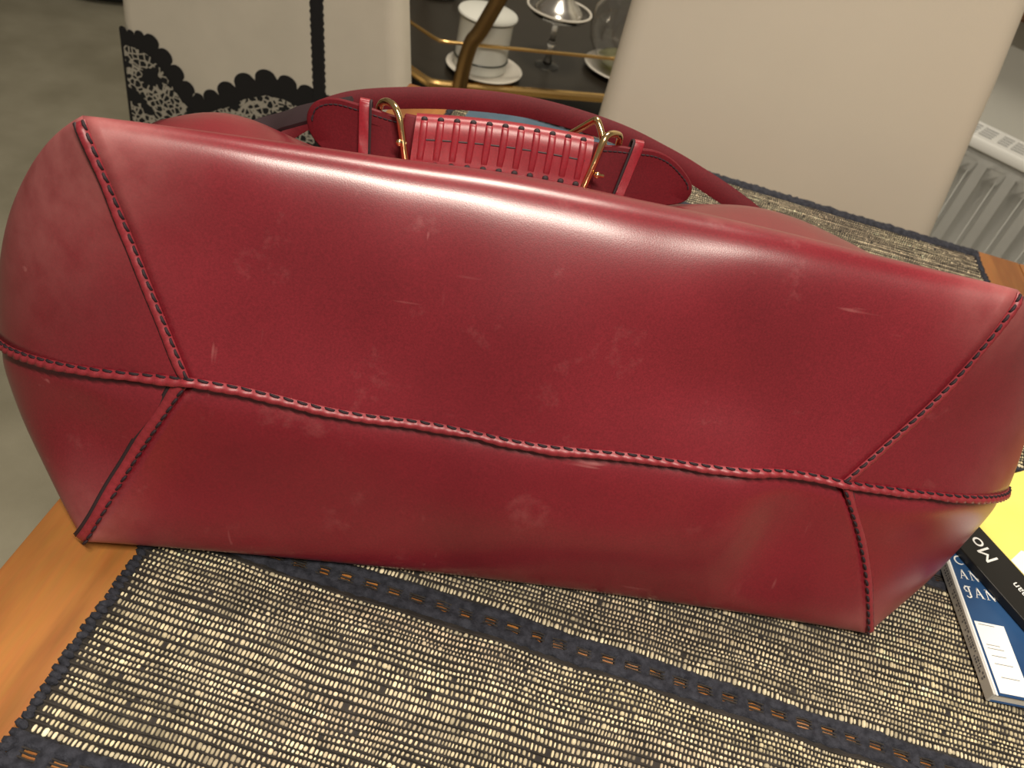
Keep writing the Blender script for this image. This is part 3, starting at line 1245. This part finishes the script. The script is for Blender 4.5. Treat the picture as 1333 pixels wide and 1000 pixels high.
# mouth of the bag: zip lips along the far edge
bm = bmesh.new()
bx(bm, (-.205, .296, -.0012), (.205, .308, .0058), .002)
bobj('mouth_edge', bm, M_STRAP)

# ------------------------------------------------------------------ books
def text_mesh(txt, size, m_, name, parent, loc, rz, flip=False):
    cu = bpy.data.curves.new(name, 'FONT')
    cu.body = txt
    cu.size = size
    cu.extrude = .00004
    t_ = bpy.data.objects.new(name, cu)
    C.objects.link(t_)
    dg = bpy.context.evaluated_depsgraph_get()
    me_ = bpy.data.meshes.new_from_object(t_.evaluated_get(dg))
    bpy.data.objects.remove(t_)
    bpy.data.curves.remove(cu)
    me_.materials.clear()
    o_ = link(name, me_, m_, parent, smooth=False)
    o_.location = loc
    o_.rotation_euler = (0, 0, rz)
    return o_


RT = TT + .0040            # top of the runner
# navy paperback: local frame, x across to the right, y away; origin at its near left corner
BT = .0085
nb_ = empty('paperback_book', (.3150, .3118, RT), .1275)
tag(nb_, 'navy blue thin paperback with white lettering and barcode label, under the yellow book', 'book')
bw_, bl_ = .128, .195
bm = bmesh.new()
bx(bm, (.0010, .0012, .0008), (bw_ - .0012, bl_ - .0012, BT - .0008))
obj('page_block', bm, M_PAPER, nb_, smooth=False)
bm = bmesh.new()
bx(bm, (0, 0, BT - .0008), (bw_, bl_, BT), .0003)
obj('front_cover', bm, M_NAVYC, nb_, smooth=False)
bm = bmesh.new()
bx(bm, (0, 0, 0), (bw_, bl_, .0008), .0003)
obj('back_cover', bm, M_NAVYC, nb_, smooth=False)
bm = bmesh.new()
bx(bm, (-.0012, 0, 0), (.0010, bl_, BT + .0001), .0005)
spn = obj('spine', bm, M_SPINE, nb_, smooth=False)
bm = bmesh.new()
bx(bm, (.0004, -.0003, BT - .0004), (.0016, bl_, BT + .00012))
obj('spine_fold', bm, M_INK, nb_, smooth=False)
# small print on the spine
bm = bmesh.new()
y = .012
rr_ = random.Random(5)
while y < bl_ - .02:
    l = rr_.uniform(.0006, .0018)
    for zz in (.0030, .0052):
        if rr_.random() < .8:
            bx(bm, (-.00130, y, zz), (-.00115, y + l, zz + .0013))
    y += l + rr_.uniform(.0005, .0012)
tag(obj('spine_print', bm, M_GREYINK, spn, smooth=False), kind='stuff')
# serif capitals, drawn as thick and thin strokes
def letters(txt, h, x0, y0, name, parent, sp=.18, blackJ=False):
    bm_ = bmesh.new()
    def quad(pts):
        bm_.faces.new([bm_.verts.new((x0 + cx_ + a * h, y0 + b * h, BT + .00022)) for a, b in pts])
    def stroke(a, b, w):
        d = Vector((b[0] - a[0], b[1] - a[1])).normalized()
        n_ = Vector((-d.y, d.x)) * w / 2
        quad([(a[0] + n_.x, a[1] + n_.y), (a[0] - n_.x, a[1] - n_.y), (b[0] - n_.x, b[1] - n_.y), (b[0] + n_.x, b[1] + n_.y)])
    def arc(c, r, a0, a1, wf, n=14):
        for k in range(n):
            t0, t1 = k / n, (k + 1) / n
            q = []
            for t, s in ((t0, 1), (t0, -1), (t1, -1), (t1, 1)):
                a = a0 + (a1 - a0) * t
                rr = r + s * wf(t) / 2
                q.append((c[0] + math.cos(a) * rr, c[1] + math.sin(a) * rr))
            quad(q)
    TK, TN, SF = .15, .06, .045
    cx_ = 0
    for ch in txt:
        if ch == 'A':
            stroke((.10, 0), (.38, 1), TN); stroke((.38, 1), (.70, 0), TK); stroke((.2, .34), (.58, .34), TN)
            stroke((0, .02), (.22, .02), SF); stroke((.56, .02), (.84, .02), SF); w = .84
        elif ch == 'N':
            stroke((.12, 0), (.12, 1), TN); stroke((.12, 1), (.72, 0), TK); stroke((.72, 0), (.72, 1), TN)
            stroke((0, .02), (.26, .02), SF); stroke((0, .98), (.16, .98), SF); stroke((.6, .98), (.86, .98), SF); w = .86
        elif ch == 'C':
            arc((.46, .5), .44, PI * .28, PI * 1.74, lambda t: TN + (TK - TN) * math.sin(PI * t)); stroke((.76, .98), (.76, .68), SF); w = .84
        elif ch == 'J':
            stroke((.40, .95), (.40, .1), TK); arc((.22, .08), .20, 0, -PI * .9, lambda t: TK * (1 - .5 * t)); arc((.2, .72), .19, PI * .4, PI * 1.5, lambda t: TN + .05 * math.sin(PI * t))
            stroke((.1, .98), (.62, .98), .09); stroke((.02, .45), (.5, .45), SF); w = .62
        elif ch == 'F':
            stroke((.14, 0), (.14, 1), TK); stroke((.14, .97), (.6, .97), TN); stroke((.14, .52), (.5, .52), TN); stroke((0, .02), (.3, .02), SF)
            stroke((.6, .98), (.6, .8), SF); w = .66
        else:
            w = .3
        cx_ += (w + sp) * h
    return obj(name, bm_, M_INK, parent, smooth=False)


letters('CA', .0076, .0052, .0955, 'cover_letters', nb_)
letters('ANN', .0076, .0046, .0838, 'cover_letters', nb_)
letters('JAN F', .0080, .0046, .0700, 'cover_letters', nb_)
bm = bmesh.new()
bx(bm, (.0033, .0018, BT - .0001), (.0236, .0510, BT + .0002))
lab = obj('barcode_label', bm, M_INK, nb_, smooth=False)
bm = bmesh.new()
for y, a, b in ((.0490, .0055, .0165), (.0345, .0060, .0150), (.0320, .0060, .0170), (.0270, .0070, .0165), (.0215, .0070, .0190), (.0125, .0080, .0200)):
    bx(bm, (a, y, BT + .0001), (b, y + .0004, BT + .0003))
obj('label_line', bm, M_GREYINK, lab, smooth=False)

# yellow book lying skewed over it
YB = RT + BT + .0006
ybw, ybl = .20, .14
ang = -.95
yb = empty('yellow_book', (.3104, .4157, YB), ang)
tag(yb, 'yellow book with black lettered band lying over the navy paperback', 'book')
ybw = .20
ybl = .14
bm = bmesh.new()
bx(bm, (-.0440, .0006, .0007), (ybw - .046, ybl - .001, .0053))
obj('page_block', bm, M_PAPER, yb, smooth=False)
bm = bmesh.new()
bx(bm, (-.0450, .0305, .0053), (ybw - .045, ybl, .0060), .0002)
obj('front_cover', bm, M_YELLOW, yb, smooth=False)
bm = bmesh.new()
bx(bm, (-.0450, .0305, 0), (ybw - .045, ybl, .0007), .0002)
obj('back_cover', bm, M_YELLOW, yb, smooth=False)
bm = bmesh.new()
bx(bm, (-.0451, -.0006, 0), (ybw - .0448, .0304, .0061), .0006)
band = obj('black_band', bm, M_BLACKC, yb, smooth=False)
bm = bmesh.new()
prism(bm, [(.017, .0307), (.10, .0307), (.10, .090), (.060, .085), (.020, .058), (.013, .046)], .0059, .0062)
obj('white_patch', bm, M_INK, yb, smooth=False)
text_mesh('Mo', .0160, M_INK, 'band_letters', yb, (.0150, .0212, .00625), PI)
text_mesh('oman', .0082, M_INK, 'band_letters', yb, (.0500, .0190, .00625), PI)

# blue notebook at the far end of the runner, glimpsed between strap and handle
bn = empty('notebook', (-.163, .742, RT), -.02)
tag(bn, 'dull blue notebook at the far end of the runner, glimpsed beneath the shoulder strap', 'notebook')
bm = bmesh.new()
bx(bm, (.001, .001, .0008), (.164, .139, .0082))
obj('page_block', bm, M_PAPER, bn, smooth=False)
for z in (0, .0082):
    bm = bmesh.new()
    bx(bm, (0, 0, z), (.165, .140, z + .0008), .0003)
    obj('cover', bm, M_BLUE, bn, smooth=False)
bm = bmesh.new()
bx(bm, (-.0010, 0, .0001), (.0006, .140, .0089), .0004)
obj('spine', bm, M_BLUE, bn, smooth=False)

# ------------------------------------------------------------------ white chair behind the table
def chair(name, loc, rz, label, body, mk):
    c_ = empty(name, loc, rz)
    tag(c_, label, 'chair')
    mk(c_)
    return c_


def padded(bm_, prof, y0, y1, rnd, ny=8):
    """upright slab with rounded edges from a list of (z, x0, x1)"""
    P = []
    for i, (z, x0, x1) in enumerate(prof):
        loop = []
        for cx, cy, a0 in ((x1 - rnd, y1 - rnd, 0), (x0 + rnd, y1 - rnd, PI / 2), (x0 + rnd, y0 + rnd, PI), (x1 - rnd, y0 + rnd, 3 * PI / 2)):
            for k in range(6):
                aa = a0 + PI / 2 * k / 5
                loop.append(bm_.verts.new((cx + rnd * math.cos(aa), cy + rnd * math.sin(aa), z)))
        P.append(loop)
    for A, B in zip(P[:-1], P[1:]):
        for k in range(24):
            bm_.faces.new((A[k], A[(k + 1) % 24], B[(k + 1) % 24], B[k]))
    bm_.faces.new(P[0][::-1])
    bm_.faces.new(P[-1])


def chair_legs(c_, xs, ys, h, m_, r=.019):
    for x in xs:
        for y in ys:
            bm_ = bmesh.new()
            bx(bm_, (x - r, y - r, 0), (x + r, y + r, h), .003)
            obj('leg', bm_, m_, c_)


wc = empty('upholstered_chair', (.195, .97, 0))
tag(wc, 'smooth ivory upholstered high-back chair at the far end of the table', 'chair')
bm = bmesh.new()
padded(bm, [(.40, -.218, .224), (.47, -.222, .226), (.70, -.222, .224), (.80, -.222, .208), (.90, -.222, .192), (.985, -.222, .176), (1.03, -.219, .168), (1.05, -.205, .153)], .022, .095, .026)
obj('backrest', bm, M_CHAIR, wc, angle=1.0)
bm = bmesh.new()
bx(bm, (-.215, -.36, .36), (.215, .02, .465), .025, seg=4)
obj('seat', bm, M_CHAIR, wc)
chair_legs(wc, (-.185, .185), (-.32, .055), .362, M_WOODD)

# lace print chair, left: back turned to us
lc = empty('canvas_chair', (-.477, 1.0, 0))
tag(lc, 'cream canvas chair with black lace print and ribbon, left beyond the bag', 'chair')
KX = .87
def zc(z): return .152 + KX * z
bm = bmesh.new()
padded(bm, [(.40, -.226 * KX, .236 * KX), (zc(.43), -.226 * KX, .234 * KX), (zc(.60), -.221 * KX, .230 * KX), (zc(.75), -.216 * KX, .208 * KX), (zc(.88), -.214 * KX, .196 * KX), (zc(.93), -.208 * KX, .190 * KX), (zc(.95), -.195 * KX, .18 * KX)], .0, .06, .020)
obj('backrest', bm, M_CHAIR2, lc, angle=1.0)
bm = bmesh.new()
bx(bm, (-.190, .05, .36), (.190, .37, .46), .02, seg=3)
obj('seat', bm, M_CHAIR2, lc)
chair_legs(lc, (-.165, .165), (.035, .335), .365, M_WOODD)
# black ribbon down the back
def strip_poly(bm_, pts, hw, y):
    rws = []
    for i, (x, z) in enumerate(pts):
        j = .0010 * math.sin(i * 2.4)
        rws.append([bm_.verts.new((x - hw - j, y, z)), bm_.verts.new((x - hw * .8, y - .0022, z)), bm_.verts.new((x + hw * .8, y - .0022, z)), bm_.verts.new((x + hw + j, y, z))])
    for A, B in zip(rws[:-1], rws[1:]):
        for q in range(3):
            bm_.faces.new((A[q], A[q + 1], B[q + 1], B[q]))
bm = bmesh.new()
strip_poly(bm, [((.0905 + .010 * max(0, (.72 - z)) / .13) * KX, zc(z)) for z in [.32 + k * .004 for k in range(152)]], .0090, -.0004)
obj('ribbon', bm, M_LACKBAND, lc)


def lace_mat():
    m_ = bpy.data.materials.new('black_lace_print')
    m_.use_nodes = True
    nt = m_.node_tree
    L = nt.links.new
    N = nt.nodes.new
    b_ = nt.nodes['Principled BSDF']
    b_.inputs['Roughness'].default_value = .85
    tc = N('ShaderNodeTexCoord')
    vo = N('ShaderNodeTexVoronoi')
    vo.feature = 'DISTANCE_TO_EDGE'
    vo.inputs['Scale'].default_value = 125
    L(tc.outputs['Object'], vo.inputs['Vector'])
    lt = N('ShaderNodeMath'); lt.operation = 'LESS_THAN'; lt.inputs[1].default_value = .115
    L(vo.outputs['Distance'], lt.inputs[0])
    n = N('ShaderNodeTexNoise'); n.inputs['Scale'].default_value = 27; n.inputs['Detail'].default_value = 2
    L(tc.outputs['Object'], n.inputs['Vector'])
    gt = N('ShaderNodeMath'); gt.operation = 'GREATER_THAN'; gt.inputs[1].default_value = .44
    L(n.outputs['Fac'], gt.inputs[0])
    m1 = N('ShaderNodeMath'); m1.operation = 'MULTIPLY'
    L(lt.outputs[0], m1.inputs[0]); L(gt.outputs[0], m1.inputs[1])
    m2 = N('ShaderNodeMath'); m2.operation = 'MULTIPLY'
    L(m1.outputs[0], m2.inputs[0]); m2.inputs[1].default_value = 1.0
    mx = N('ShaderNodeMix'); mx.data_type = 'RGBA'
    L(m2.outputs[0], mx.inputs[0])
    mx.inputs[6].default_value = (.009, .0095, .010, 1)
    mx.inputs[7].default_value = (.42, .39, .32, 1)
    L(mx.outputs[2], b_.inputs['Base Color'])
    return m_


# border in chair coordinates (x, z): valley points, with a lobe between each pair
bord = [(-.2215, .592), (-.208, .590), (-.196, .588), (-.180, .592), (-.158, .578), (-.140, .557), (-.122, .537), (-.107, .515),
        (-.087, .516), (-.062, .531), (-.034, .552), (-.002, .573), (.034, .584), (.066, .578), (.098, .573), (.135, .56), (.175, .55), (.215, .545), (.2285, .54)]
from mathutils import geometry


def fill_print(name, outline, y, m_):
    poly = [Vector((x * KX, y, zc(z))) for x, z in outline]
    tri = geometry.tessellate_polygon([poly])
    me_ = mesh(name, poly, [t for t in tri])
    bm_ = bmesh.new()
    bm_.from_mesh(me_)
    bpy.data.meshes.remove(me_)
    bmesh.ops.recalc_face_normals(bm_, faces=bm_.faces)
    return obj(name, bm_, m_, lc, smooth=False)


bord = [(max(x, -.2205), z) for x, z in bord]
top_line = []
for (x0, z0), (x1, z1) in zip(bord[:-1], bord[1:]):
    d = Vector((x1 - x0, z1 - z0))
    l = d.length
    n_ = Vector((-d.y, d.x)).normalized()
    for k in range(12):
        t = k / 12
        h = l * .44 * math.sqrt(max(0, 1 - (2 * t - 1) ** 2))
        top_line.append((max(-.2205, x0 + d.x * t + n_.x * h), z0 + d.y * t + n_.y * h))
top_line.append(bord[-1])
fill_print('lace_border', top_line + [(.229, .33), (-.2205, .33)], -.0010, M_LACKBAND)
inner = [(-.216, .568), (-.196, .568), (-.174, .562), (-.156, .546), (-.142, .526), (-.126, .503), (-.106, .488), (-.080, .496), (-.05, .516), (-.02, .537), (.015, .554), (.045, .556), (.080, .549), (.13, .53), (.20, .52), (.222, .515)]
fill_print('lace_net', inner + [(.222, .335), (-.214, .335)], -.0016, lace_mat())
# black strip on the left flank: lace print with side shade painted in
bm = bmesh.new()
bx(bm, (-.2215 * KX - .004, .012, .42), (-.2215 * KX - .001, .044, zc(.585)), .001)
obj('lace_flank_shade', bm, M_LACKBAND, lc, smooth=False)

# ------------------------------------------------------------------ brass trolley with glass shelf
SZ = CAMZ - .64
ct = empty('serving_trolley', (-.20, 1.75, 0))
tag(ct, 'brass framed trolley with dark glass shelf between the two chairs', 'trolley')
cx0, cy0 = -.20, 1.75
hexa = [(-.344, 1.414), (.225, 1.707), (.16, 2.10), (-.12, 2.26), (-.60, 2.08), (-.690, 1.650)]
loc_hex = [(x - cx0, y - cy0) for x, y in hexa]
bm = bmesh.new()
prism(bm, loc_hex, SZ - .008, SZ)
obj('glass_shelf', bm, M_SMOKE, ct, smooth=False)


def rail(name, z, r, m_, inset=0, flat=1.0):
    c_ = Vector((sum(p[0] for p in loc_hex) / 6, sum(p[1] for p in loc_hex) / 6))
    P = []
    for x, y in loc_hex:
        d = Vector((x, y)) - c_
        d *= (d.length - inset) / d.length
        P.append(Vector((c_.x + d.x, c_.y + d.y, z)))
    pts = []
    for i in range(6):
        a_, b_, d_ = P[i - 1], P[i], P[(i + 1) % 6]
        pts += [b_ + (a_ - b_).normalized() * .018, b_ + ((a_ - b_).normalized() + (d_ - b_).normalized()) * .003, b_ + (d_ - b_).normalized() * .018]
    bm_ = bmesh.new()
    tube(bm_, pts, r, 10, closed=True)
    return obj(name, bm_, m_, ct)


rail('shelf_rim', SZ - .004, .0085, M_BRASS)
rail('gallery_rail', SZ + .070, .0032, M_BRASS, .012)
rail('lower_rim', SZ - .164, .008, M_BRASS)
bm = bmesh.new()
prism(bm, loc_hex, SZ - .168, SZ - .160)
obj('lower_shelf', bm, M_SMOKE, ct, smooth=False)
# posts: upright below, bending inwards above the shelf
def post(p, bend):
    bm_ = bmesh.new()
    x, y = p[0] - cx0, p[1] - cy0
    bxv, byv = bend
    tube(bm_, catmull([(x, y, 0), (x, y, SZ - .16), (x, y, SZ), (x + bxv * .05, y + byv * .05, SZ + .075), (x + bxv * .16, y + byv * .16, SZ + .105), (x + bxv * .42, y + byv * .42, SZ + .19), (x + bxv * .8, y + byv * .8, SZ + .30), (x + bxv, y + byv, SZ + .42)], 8), .0135, 14)
    return obj('post', bm_, M_BRONZE, ct)
post((-.293, 1.427), (.12, .05))
post((.16, 1.66), (-.05, .12))
post((-.66, 1.70), (.1, .03))
post((.10, 2.125), (-.06, -.1))
post((-.56, 2.085), (.08, -.08))
for sx, sy in ((-.293, 1.427), (.16, 1.66), (-.66, 1.70), (.10, 2.125), (-.56, 2.085)):
    pass

# enamel canister and its saucer
sc0 = Vector((-.272, 1.520, SZ))
bm = bmesh.new()
lathe(bm, [(0, 0), (.045, 0), (.052, .003), (.072, .010), (.0725, .0115), (.070, .0125), (.053, .0075), (0, .006)], ns=48)
o = obj('saucer', bm, M_PORC)
o.location = sc0
tag(o, 'white saucer beneath the enamel canister on the glass shelf', 'saucer')
cn = empty('enamel_canister', sc0 + Vector((-.010, .002, .0072)))
tag(cn, 'white enamel lidded canister with dark rims on a saucer', 'canister')
bm = bmesh.new()
lathe(bm, [(0, 0), (.047, 0), (.0495, .002), (.0495, .014), (.0505, .015), (.0490, .020), (.0490, .096), (.0, .096)], ns=48)
obj('body', bm, M_WHITE, cn, angle=.5)
for z in (.0205, .094):
    bm = bmesh.new()
    tube(bm, [(.0500 * math.cos(2 * PI * k / 48), .0500 * math.sin(2 * PI * k / 48), z) for k in range(48)], .0016, 8, closed=True)
    obj('rim_band', bm, M_RIM, cn)
bm = bmesh.new()
lathe(bm, [(.0545, .096), (.0550, .098), (.0535, .1005), (.030, .1045), (0, .106)], ns=48)
lathe(bm, [(.0545, .096), (0, .0962)], ns=48)
obj('lid', bm, M_WHITE, cn, angle=.5)

# glass flask on a white plate
pl0 = Vector((-.022, 1.712, SZ))
bm = bmesh.new()
lathe(bm, [(0, 0), (.05, 0), (.058, .003), (.082, .010), (.0835, .0115), (.080, .0125), (.056, .0065), (0, .005)], ns=48)
o = obj('plate', bm, M_PORC)
o.location = pl0
tag(o, 'white plate beneath the round glass flask on the trolley', 'plate')
fl = empty('glass_flask', pl0 + Vector((0, 0, .0068)))
tag(fl, 'clear round glass flask with olive liquid standing on a white plate', 'flask')
out_p = [(0, .0), (.030, .0), (.045, .004), (.068, .022), (.085, .050), (.092, .080), (.087, .108), (.070, .134), (.045, .156), (.030, .175), (.026, .20), (.026, .27), (.030, .28)]
inn = [(max(0, r - .0036), z + (.0025 if i < 3 else 0)) for i, (r, z) in enumerate(out_p)][::-1]
inn[-1] = (0, .0025)
bm = bmesh.new()
lathe(bm, out_p + inn, ns=56)
obj('bulb', bm, M_GLASS, fl, angle=1.2)
bm = bmesh.new()
lathe(bm, [(0, .0027), (.027, .0027), (.0425, .0065), (.0565, .0152), (.0600, .018), (0, .018)], ns=48)
obj('liquid', bm, M_OIL, fl, angle=.6)

# footed glass dish with a silver candle holder
fd = empty('footed_dish', (-.170, 1.635, SZ))
tag(fd, 'footed glass dish with white rim behind the canister, silver holder on top', 'dish')
bm = bmesh.new()
lathe(bm, [(0, 0), (.023, 0), (.024, .0015), (.009, .005), (.006, .018), (.005, .036), (.010, .045), (.005, .054), (.006, .080), (.018, .088), (.054, .100), (.061, .108), (.062, .110), (.060, .111), (.052, .104), (0, .094)], ns=48)
obj('glass_stand', bm, M_GLASS, fd, angle=1.0)
bm = bmesh.new()
tube(bm, [(.0615 * math.cos(2 * PI * k / 48), .0615 * math.sin(2 * PI * k / 48), .1110) for k in range(48)], .0022, 8, closed=True)
obj('rim', bm, M_PORC, fd)
ch_ = empty('candle_holder', (-.170, 1.635, SZ + .1055))
tag(ch_, 'silver domed candle holder resting in the footed glass dish', 'candle holder')
bm = bmesh.new()
lathe(bm, [(0, 0), (.047, 0), (.046, .004), (.036, .014), (.022, .026), (.019, .032)], ns=40)
obj('domed_foot', bm, M_SILVER, ch_, angle=1.0)
bm = bmesh.new()
lathe(bm, [(.019, .030), (.021, .036), (.015, .042), (.013, .060), (.019, .066), (.019, .095), (.022, .098), (0, .098)], ns=32)
obj('stem', bm, M_SILVER, ch_, angle=1.0)
# cut glass bowl at the back of the shelf
cb = empty('cut_glass_bowl', (-.47, 1.86, SZ))
tag(cb, 'cut glass bowl glinting at the back of the trolley shelf', 'bowl')
bm = bmesh.new()
lathe(bm, [(0, 0), (.045, 0), (.05, .006), (.075, .045), (.085, .075), (.082, .076), (.070, .045), (.044, .010), (0, .006)], ns=20)
obj('bowl_body', bm, M_GLASS, cb, smooth=False)

# dark pouf far back on the floor
pf = empty('floor_pouf', (-1.78, 2.70, 0))
tag(pf, 'dark slate round floor pouf far left on the olive carpet', 'pouf')
bm = bmesh.new()
lathe(bm, [(0, 0), (.24, 0), (.29, .03), (.31, .12), (.30, .24), (.25, .30), (0, .315)], ns=48)
obj('cushion_body', bm, M_POUF, pf, angle=1.0)
bm = bmesh.new()
tube(bm, [(.268 * math.cos(2 * PI * k / 48), .268 * math.sin(2 * PI * k / 48), .285) for k in range(48)], .006, 8, closed=True)
obj('piping', bm, M_POUF, pf)
